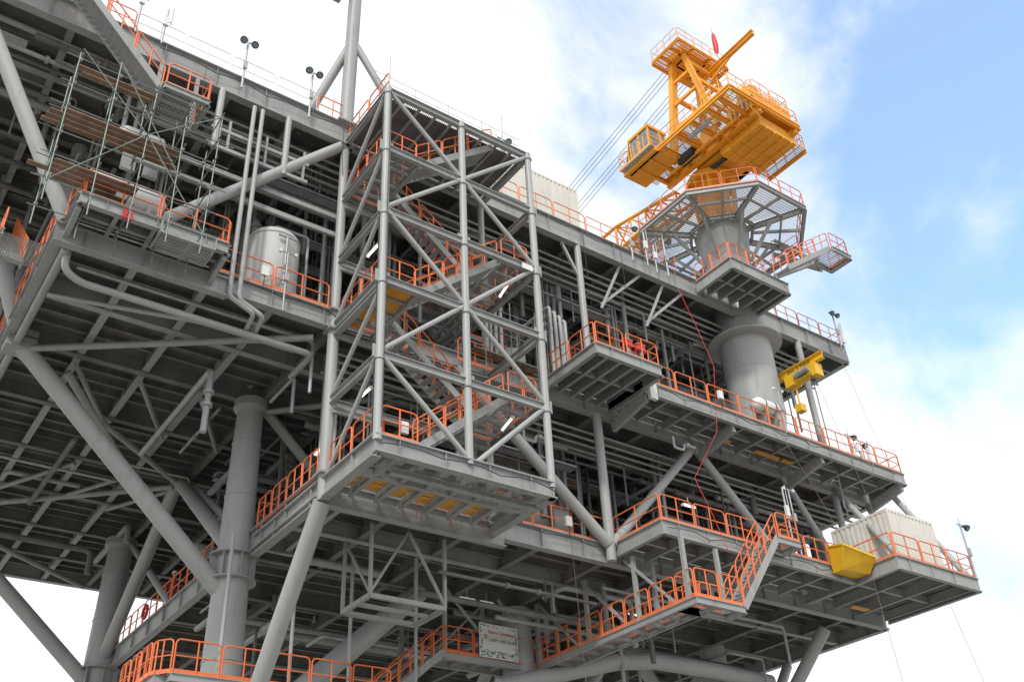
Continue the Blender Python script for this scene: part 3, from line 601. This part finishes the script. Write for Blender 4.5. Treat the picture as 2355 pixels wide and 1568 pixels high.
def lat(y0,y1,w0,w1,h0,h1,n):
    P_=[]
    for i in range(n+1):
        t=i/n;y=y0+(y1-y0)*t;w=w0+(w1-w0)*t;h=h0+(h1-h0)*t;zc=42.3
        P_.append([V3((23.9+sx*w/2,y,zc+sz*h/2)) for sx,sz in((-1,-1),(1,-1),(1,1),(-1,1))])
    for i in range(n):
        A,B=P_[i],P_[i+1]
        for k in range(4):
            bm.tube([A[k],B[k]],.12,Y,8);bm.tube([A[k],A[(k+1)%4]],.065,Y,6)
            bm.tube([A[k],B[(k+1)%4]] if i%2 else [B[k],A[(k+1)%4]],.06,Y,6)
lat(6.0,11,1.6,2.4,.6,1.9,4);lat(11,38,2.4,2.4,1.9,1.9,20);lat(38,45,2.4,.9,1.9,.7,5)
bm.plate(23.0,24.8,7,16,41.6,"ygrate")
for x in(22.5,22.8,23.1,24.0,24.3,24.6):bm.tube([(x,3.9,zt+.5),(x,44,43.6)],.02,"cable",5)
bm.finish()
fl=MB("red_flag",C)
fl.tube([(24.4,1.7,50.8),(24.4,1.7,54.2)],.035,"galv",6)
fl.tube([(24.4,1.7,51.7),(24.46,1.74,52.0),(24.40,1.66,52.5),(24.47,1.72,53.0),(24.41,1.68,53.4),(24.42,1.7,53.7)],[.06,.15,.18,.17,.13,.05],"red",9)
fl.finish()
# ================================================================= monorail hoist
hs=MB("monorail_hoist")
hs.ib((25.7,4.2,29.0),(25.8,.7,29.0),.42,.26,"yellow2",.04);hs.box(25.55,26.05,1.3,2.6,28.0,28.55,"yellow2");hs.box(25.5,26.1,1.1,1.4,27.8,28.5,"yellow2");hs.box(25.5,26.1,2.5,3.1,27.9,28.5,"yellow2")
hs.tube([(25.48,1.5,28.3),(25.48,2.4,28.3)],.16,"galv",12);hs.box(25.52,25.56,1.7,2.3,28.1,28.25,"black")
hs.tube([(25.8,2.7,27.9),(25.8,2.7,26.6)],.05,"yellow2",8);hs.box(25.6,26,2.5,2.9,26.4,26.8,"yellow2");hs.tube([(25.8,1.6,28.0),(25.9,1.6,20)],.03,"cable",5)
ho=hs.finish()
def text(body,loc,rot,size,m,name,parent=None,ext=.003,align='CENTER'):
    cu=bpy.data.curves.new(name,"FONT");cu.body=body;cu.size=size;cu.extrude=ext;cu.align_x=align;cu.materials.append(M[m])
    o=bpy.data.objects.new(name,cu);o.location=loc;o.rotation_euler=rot;sc.collection.objects.link(o)
    if parent:o.parent=parent
    return o
text("SWL 5 TONS",(25.70,2.2,28.70),(math.pi/2,0,-math.pi/2),.26,"black","hoist_lettering",ho)
# ================================================================= CONTAINERS
def container(x0,x1,y0,y1,z0,z1,m="beige"):
    b=MB("shipping_container");t=.12
    b.box(x0+.04,x1-.04,y0+.04,y1-.04,z0+.05,z1-.02,m)
    for x in(x0,x1-t):
        for y in(y0,y1-t):b.box(x,x+t,y,y+t,z0,z1,m)
    for zz in(z0,z1-t):
        b.box(x0+t,x1-t,y0,y0+t*.8,zz,zz+t,m);b.box(x0,x0+t*.8,y0+t,y1-t,zz,zz+t,m)
        b.box(x1-t*.8,x1,y0+t,y1-t,zz,zz+t,m)
    x=x0+.2
    while x<x1-.25:b.box(x,x+.12,y0+.005,y0+.05,z0+t,z1-t,m);x+=.26
    y=y0+.2
    while y<y1-.25:b.box(x0+.005,x0+.05,y,y+.12,z0+t,z1-t,m);y+=.26
    return b.finish()
container(8.0,14.0,4.9,7.3,34.3,37.4)
container(26.1,29.6,-.3,2.9,17.15,20.0)
gn=MB("green_generator_skid")
gn.box(9.8,14.2,4.9,7.0,33.3,34.15,"green")
for k in range(10):gn.box(9.9+k*.43,10.05+k*.43,4.86,4.9,33.4,34.1,"green")
gn.box(9.7,14.3,4.85,7.05,34.15,34.27,"steel");gn.finish()
# ================================================================= life raft, boxes, misc
lr=MB("life_raft_canister")
lr.tube([(20.6,1.6,24.8),(20.7,1.6,24.8),(20.85,1.6,24.8),(22.05,1.6,24.8),(22.2,1.6,24.8),(22.3,1.6,24.8)],[.12,.3,.38,.38,.3,.12],"white",20)
for x in(21.1,21.8):lr.box(x,x+.06,1.25,1.95,23.5,24.6,"steel");lr.tube([(x,1.6,24.8),(x+.06,1.6,24.8)],.395,"black",20)
lr.finish()
for x in(11.6,12.3):
    b=MB("lifebuoy_box");b.box(x,x+.42,.4,.6,24.3,24.6,"red");b.box(x-.02,x+.44,.38,.62,24.6,24.64,"orange");b.box(x+.18,x+.26,.45,.53,23.5,24.3,"steel");b.finish()
yb=MB("yellow_crash_barrier_bin")
vs=[(22.6,.3,16.6),(24.1,.1,16.6),(24.1,.8,16.6),(22.6,.8,16.6),(22.3,-.2,17.5),(24.1,-.4,17.2),(24.1,.8,17.5),(22.6,.8,17.8)]
yb.add(vs,[(3,2,1,0),(0,1,5,4),(1,2,6,5),(2,3,7,6),(3,0,4,7)],"yellow2");yb.beam(vs[4],vs[5],.07,.09,"yellow2");yb.beam(vs[0],vs[4],.07,.07,"yellow2");yb.beam(vs[1],vs[5],.07,.07,"yellow2");yb.beam(vs[4],vs[7],.07,.07,"yellow2");yb.finish()
def floodlight(x,y,z,h,m="galv",heads=2):
    b=MB("floodlight_mast");b.tube([(x,y,z),(x,y,z+h)],.05,m,8);b.beam((x-.25,y,z+h),(x+.25,y,z+h),.05,.05,m)
    for s_ in((-1,1) if heads==2 else (1,)):
        c=V3((x+s_*.24,y-.05,z+h-.05))
        b.tube([c+V3((0,.1,.05)),c,c+V3((0,-.09,-.09)),c+V3((0,-.15,-.15))],[.04,.08,.15,.16],"black",12)
        b.tube([c+V3((0,-.151,-.151)),c+V3((0,-.16,-.16))],.12,"glass",12)
    b.tube([(x,y,z+h),(x,y,z+h+.35)],.02,m,6);b.box(x-.08,x+.08,y-.12,y-.04,z+h*.4,z+h*.55,"galv");b.finish()
floodlight(-4.75,3.3,32.4,2.7);floodlight(-1.85,3.3,32.4,2.7);floodlight(31.9,3.3,32.6,2.6);floodlight(6.4,1.2,32.2,1.7,heads=1);floodlight(15.8,3.3,32.4,2.2,heads=1);floodlight(18.2,3.3,32.4,2.4,heads=1)
floodlight(30.1,-1.35,17,2.6,heads=1);floodlight(29.8,3,ZM,2.8,heads=1);floodlight(30.6,3,ZM,2.5,heads=1);floodlight(-11.5,3.2,33,2.9)
for x,y,z,h in((22.0,1.1,23.4,2.3),(20.6,.7,17,3.0),(-2.15,3.3,22.6,2.6)):
    b=MB("gas_detector_stand");b.tube([(x,y,z),(x,y,z+h)],.035,"galv",8);b.tube([(x-.3,y,z+h),(x+.3,y,z+h)],.03,"galv",6)
    for s_ in(-.3,.3):b.box(x+s_-.05,x+s_+.05,y-.06,y+.06,z+h-.06,z+h+.06,"white")
    b.box(x-.08,x+.08,y-.1,y,z+h*.5,z+h*.62,"galv");b.finish()
for x,y,z,h in((20.2,.7,17.2,2.7),(30.2,2.4,ZM,2.2),(29.3,2.6,ZM,2.0),(16.8,3.3,32.5,2.2),(32.4,3.4,32,2.6),(-9,3.4,33,3.2),(-8,3.4,33,2.0),(17.4,3.3,32.3,1.8),(31,2.9,ZM,1.8)):
    b=MB("antenna_post");b.tube([(x,y,z),(x,y,z+h)],.045,"galv",8);b.box(x-.1,x+.1,y-.1,y+.02,z+h*.5,z+h*.72,"white");b.tube([(x+.2,y,z+h*.6),(x+.2,y,z+h*1.1)],.025,"galv",6);b.beam((x,y,z+h*.65),(x+.2,y,z+h*.65),.03,.03,"galv");b.finish()
rp=MB("red_tag_line");rp.tube([(18.6,3.2,31.8),(18.5,2.4,29),(18.2,1.5,26),(17.0,1.0,22),(14.9,.8,19.2),(15.3,.5,17.5),(15.6,.3,16)],.014,"red",5);rp.finish()
for a,b_ in(((25.8,1.5,28),(25.4,-.4,17.4)),((31.5,3.3,32),(29,-2,4)),((24.1,0,17.2),(24.5,0,6)),((10,3,16.4),(10,3,5)),((21.3,1.1,23.5),(23.9,.6,17.8))):
    r=MB("hanging_rope");m_=V3(a).lerp(V3(b_),.5)+V3((.15,0,-.1));r.tube([a,m_,b_],.011,"wood",5);r.finish()
# banner
bn=MB("christmas_banner")
zl,zh=13.7,15.1
bn.box(10.05,12.0,9.40,9.41,zl,zh,"white")
random.seed(2)
for k in range(260):
    t=random.random();e=random.choice("tbbbblr")
    x,zz={'t':(10.12+1.8*t,zh-.05-R_(0,.1)),'b':(10.12+1.8*t,zl+.05+R_(0,.26)),'l':(10.1+R_(0,.1),zl+.05+(zh-zl-.1)*t),'r':(11.95-R_(0,.1),zl+.05+(zh-zl-.1)*t)}[e]
    s_=R_(.025,.045);bn.add([(x-s_,9.395-k*1e-5,zz),(x,9.395-k*1e-5,zz-s_*.6),(x+s_,9.395-k*1e-5,zz),(x,9.395-k*1e-5,zz+s_*.6)],[(0,1,2,3)],"green" if random.random()<.92 else "red")
bn.add([(10.36+.09*math.cos(a*.785),9.39,14.55+.09*math.sin(a*.785)) for a in range(8)],[tuple(range(8))],"red")
bn.add([(10.36+.05*math.cos(a*.785),9.388,14.55+.05*math.sin(a*.785)) for a in range(8)],[tuple(range(8))],"white")
bo=bn.finish()
text("Merry Christmas",(11.15,9.385,14.7),(math.pi/2,0,0),.19,"red","banner_greeting",bo);text("CAPT. HSE CLUB",(11.2,9.385,14.38),(math.pi/2,0,0),.17,"green","banner_name",bo)
fe=MB("fire_extinguisher");fe.tube([(.25,.2,16.75),(.25,.2,16.8),(.25,.2,17.3),(.25,.2,17.38)],[.09,.1,.1,.04],"red",12);fe.tube([(.25,.2,17.38),(.25,.2,17.5)],.03,"black",6);fe.finish()
rg=MB("life_ring");rg.tube([(-.14,21.3+.3*math.cos(k*math.pi/8),17.5+.3*math.sin(k*math.pi/8)) for k in range(17)],.07,"red",8,False);rg.finish()
# worker
def worker(x,y,z,face):
    W=empty("worker")
    me=bpy.data.meshes.new("body")
    J=dict(pel=(0,0,.95),sp=(0,0,1.2),ch=(0,0,1.38),nk=(0,0,1.5),hipL=(.1,0,.9),knL=(.12,-.03,.5),anL=(.13,.02,.09),toL=(.14,-.15,.05),hipR=(-.1,0,.9),knR=(-.12,-.05,.5),anR=(-.13,0,.09),toR=(-.14,-.17,.05),shL=(.2,0,1.42),elL=(.27,-.05,1.14),wrL=(.2,-.27,1.08),shR=(-.2,0,1.42),elR=(-.28,0,1.14),wrR=(-.24,-.22,1.05))
    Rd=dict(pel=.15,sp=.14,ch=.16,nk=.065,hipL=.1,knL=.07,anL=.055,toL=.045,hipR=.1,knR=.07,anR=.055,toR=.045,shL=.075,elL=.055,wrL=.035,shR=.075,elR=.055,wrR=.035)
    k=list(J);E=[("pel","sp"),("sp","ch"),("ch","nk"),("pel","hipL"),("hipL","knL"),("knL","anL"),("anL","toL"),("pel","hipR"),("hipR","knR"),("knR","anR"),("anR","toR"),("ch","shL"),("shL","elL"),("elL","wrL"),("ch","shR"),("shR","elR"),("elR","wrR")]
    me.from_pydata([J[i] for i in k],[(k.index(a),k.index(b)) for a,b in E],[])
    o=bpy.data.objects.new("body",me);sc.collection.objects.link(o);o.parent=W
    o.modifiers.new("s","SKIN")
    for i,n in enumerate(k):me.skin_vertices[0].data[i].radius=(Rd[n],Rd[n]*.85)
    me.skin_vertices[0].data[0].use_root=True
    su=o.modifiers.new("u","SUBSURF");su.levels=1;su.render_levels=1;me.materials.append(M["hivis"])
    h=MB("head",W);h.lathe(0,0,[(1.5,.055),(1.56,.06),(1.6,.085),(1.66,.098),(1.72,.095)],"skin",14);h.add([(-.02,-.095,1.64),(.02,-.095,1.64),(0,-.125,1.635),(0,-.098,1.68)],[(0,2,3),(2,1,3),(0,1,2)],"skin")
    h.lathe(0,0,[(1.69,.135),(1.70,.13),(1.74,.12),(1.80,.09),(1.83,.03)],"white",16)
    for s_ in(-1,1):h.box(s_*.04-.012,s_*.04+.012,-.098,-.085,1.665,1.68,"black");h.box(s_*.1-.012,s_*.1+.012,-.02,.02,1.62,1.68,"skin")
    h.box(-.03,.03,-.096,-.088,1.595,1.605,"red");h.finish()
    for s_ in(-1,1):
        hd=MB("hand",W);wx=(.2 if s_>0 else -.24);wy=-.27 if s_>0 else -.22;wz=1.08 if s_>0 else 1.05
        hd.tube([(wx,wy,wz),(wx,wy-.05,wz-.005),(wx,wy-.1,wz-.01)],[.03,.04,.035],"skin",8)
        for f in range(4):
            fx=wx-.03+f*.02;hd.tube([(fx,wy-.09,wz-.01),(fx,wy-.13-.01*(f in(1,2)),wz-.02),(fx,wy-.145,wz-.05)],.009,"skin",5)
        hd.tube([(wx-s_*.03,wy-.03,wz),(wx-s_*.06,wy-.07,wz-.01),(wx-s_*.055,wy-.1,wz-.03)],.01,"skin",5);hd.finish()
    W.location=(x,y,z);W.rotation_euler=(0,0,face)
worker(.3,19.2,17.0,math.radians(-90))
# ================================================================= GROUND
g=MB("ground");g.plate(-3000,3000,-3000,3000,0,"steel");go=g.finish()
gm=mat("quay_concrete",(.27,.26,.24),.85,0,.15,.3,.3);go.data.materials.clear();go.data.materials.append(gm)
# ================================================================= CAMERA
f=2303.4;pt,ro,az=[math.radians(x) for x in(33.70,3.18,52.76)]
h=V3((math.cos(az),math.sin(az),0));R0=V3((math.sin(az),-math.cos(az),0));F=h*math.cos(pt)+V3((0,0,math.sin(pt)));U0=R0.cross(F)
Rv=R0*math.cos(ro)-U0*math.sin(ro);Uv=U0*math.cos(ro)+R0*math.sin(ro)
cd=bpy.data.cameras.new("camera");co=bpy.data.objects.new("camera",cd);sc.collection.objects.link(co)
mw=Matrix((Rv,Uv,-F)).transposed().to_4x4();mw.translation=V3((-13.06,-24.33,1.7));co.matrix_world=mw
cd.sensor_width=36;cd.lens=f/2355*36;cd.clip_end=10000;cd.clip_start=.1;sc.camera=co
# ================================================================= LIGHT
sd=V3((-.62,-.55,.80)).normalized()
el=math.asin(sd.z)
sl=bpy.data.lights.new("sun","SUN");sl.energy=2.2;sl.angle=math.radians(6);sl.color=(1,.96,.9);so=bpy.data.objects.new("sun",sl);sc.collection.objects.link(so)
so.rotation_euler=(-sd).to_track_quat('-Z','Y').to_euler()
w=bpy.data.worlds.new("World");sc.world=w;w.use_nodes=True;nt=w.node_tree;N=nt.nodes;L=nt.links
bg=N["Background"];bg.inputs[1].default_value=.1
sky=N.new("ShaderNodeTexSky");sky.sky_type='NISHITA';sky.sun_disc=False;sky.sun_elevation=el;sky.sun_rotation=math.atan2(sd.x,sd.y)
tc=N.new("ShaderNodeTexCoord")
no=N.new("ShaderNodeTexNoise");no.inputs["Scale"].default_value=4.2;no.inputs["Detail"].default_value=9;no.inputs["Roughness"].default_value=.56;no.inputs["Distortion"].default_value=.25
mpw=N.new("ShaderNodeMapping");mpw.inputs["Location"].default_value=(1.3,.4,.2);L.new(tc.outputs["Generated"],mpw.inputs[0]);L.new(mpw.outputs[0],no.inputs[0])
dt=N.new("ShaderNodeVectorMath");dt.operation='DOT_PRODUCT';dt.inputs[1].default_value=(.70,.215,.68);L.new(tc.outputs["Generated"],dt.inputs[0])
r1=N.new("ShaderNodeMapRange");r1.inputs[1].default_value=.84;r1.inputs[2].default_value=.985;r1.inputs[3].default_value=.0;r1.inputs[4].default_value=.33;L.new(dt.outputs["Value"],r1.inputs[0])
ad=N.new("ShaderNodeMath");ad.operation='ADD';L.new(no.outputs[0],ad.inputs[0]);L.new(r1.outputs[0],ad.inputs[1])
r2=N.new("ShaderNodeMapRange");r2.interpolation_type='SMOOTHSTEP';r2.inputs[1].default_value=.62;r2.inputs[2].default_value=.92;r2.inputs[3].default_value=1;r2.inputs[4].default_value=.2;L.new(ad.outputs[0],r2.inputs[0])
mx=N.new("ShaderNodeMix");mx.data_type='RGBA';L.new(r2.outputs[0],mx.inputs[0])
br_=N.new("ShaderNodeVectorMath");br_.operation='MULTIPLY';br_.inputs[1].default_value=(2.6,3.7,4.1);L.new(sky.outputs[0],br_.inputs[0]);L.new(br_.outputs[0],mx.inputs[6]);mx.inputs[7].default_value=(11.6,11.8,12.0,1)
L.new(mx.outputs[2],bg.inputs[0])
sc.view_settings.view_transform='Standard';sc.view_settings.look='None';sc.view_settings.exposure=0
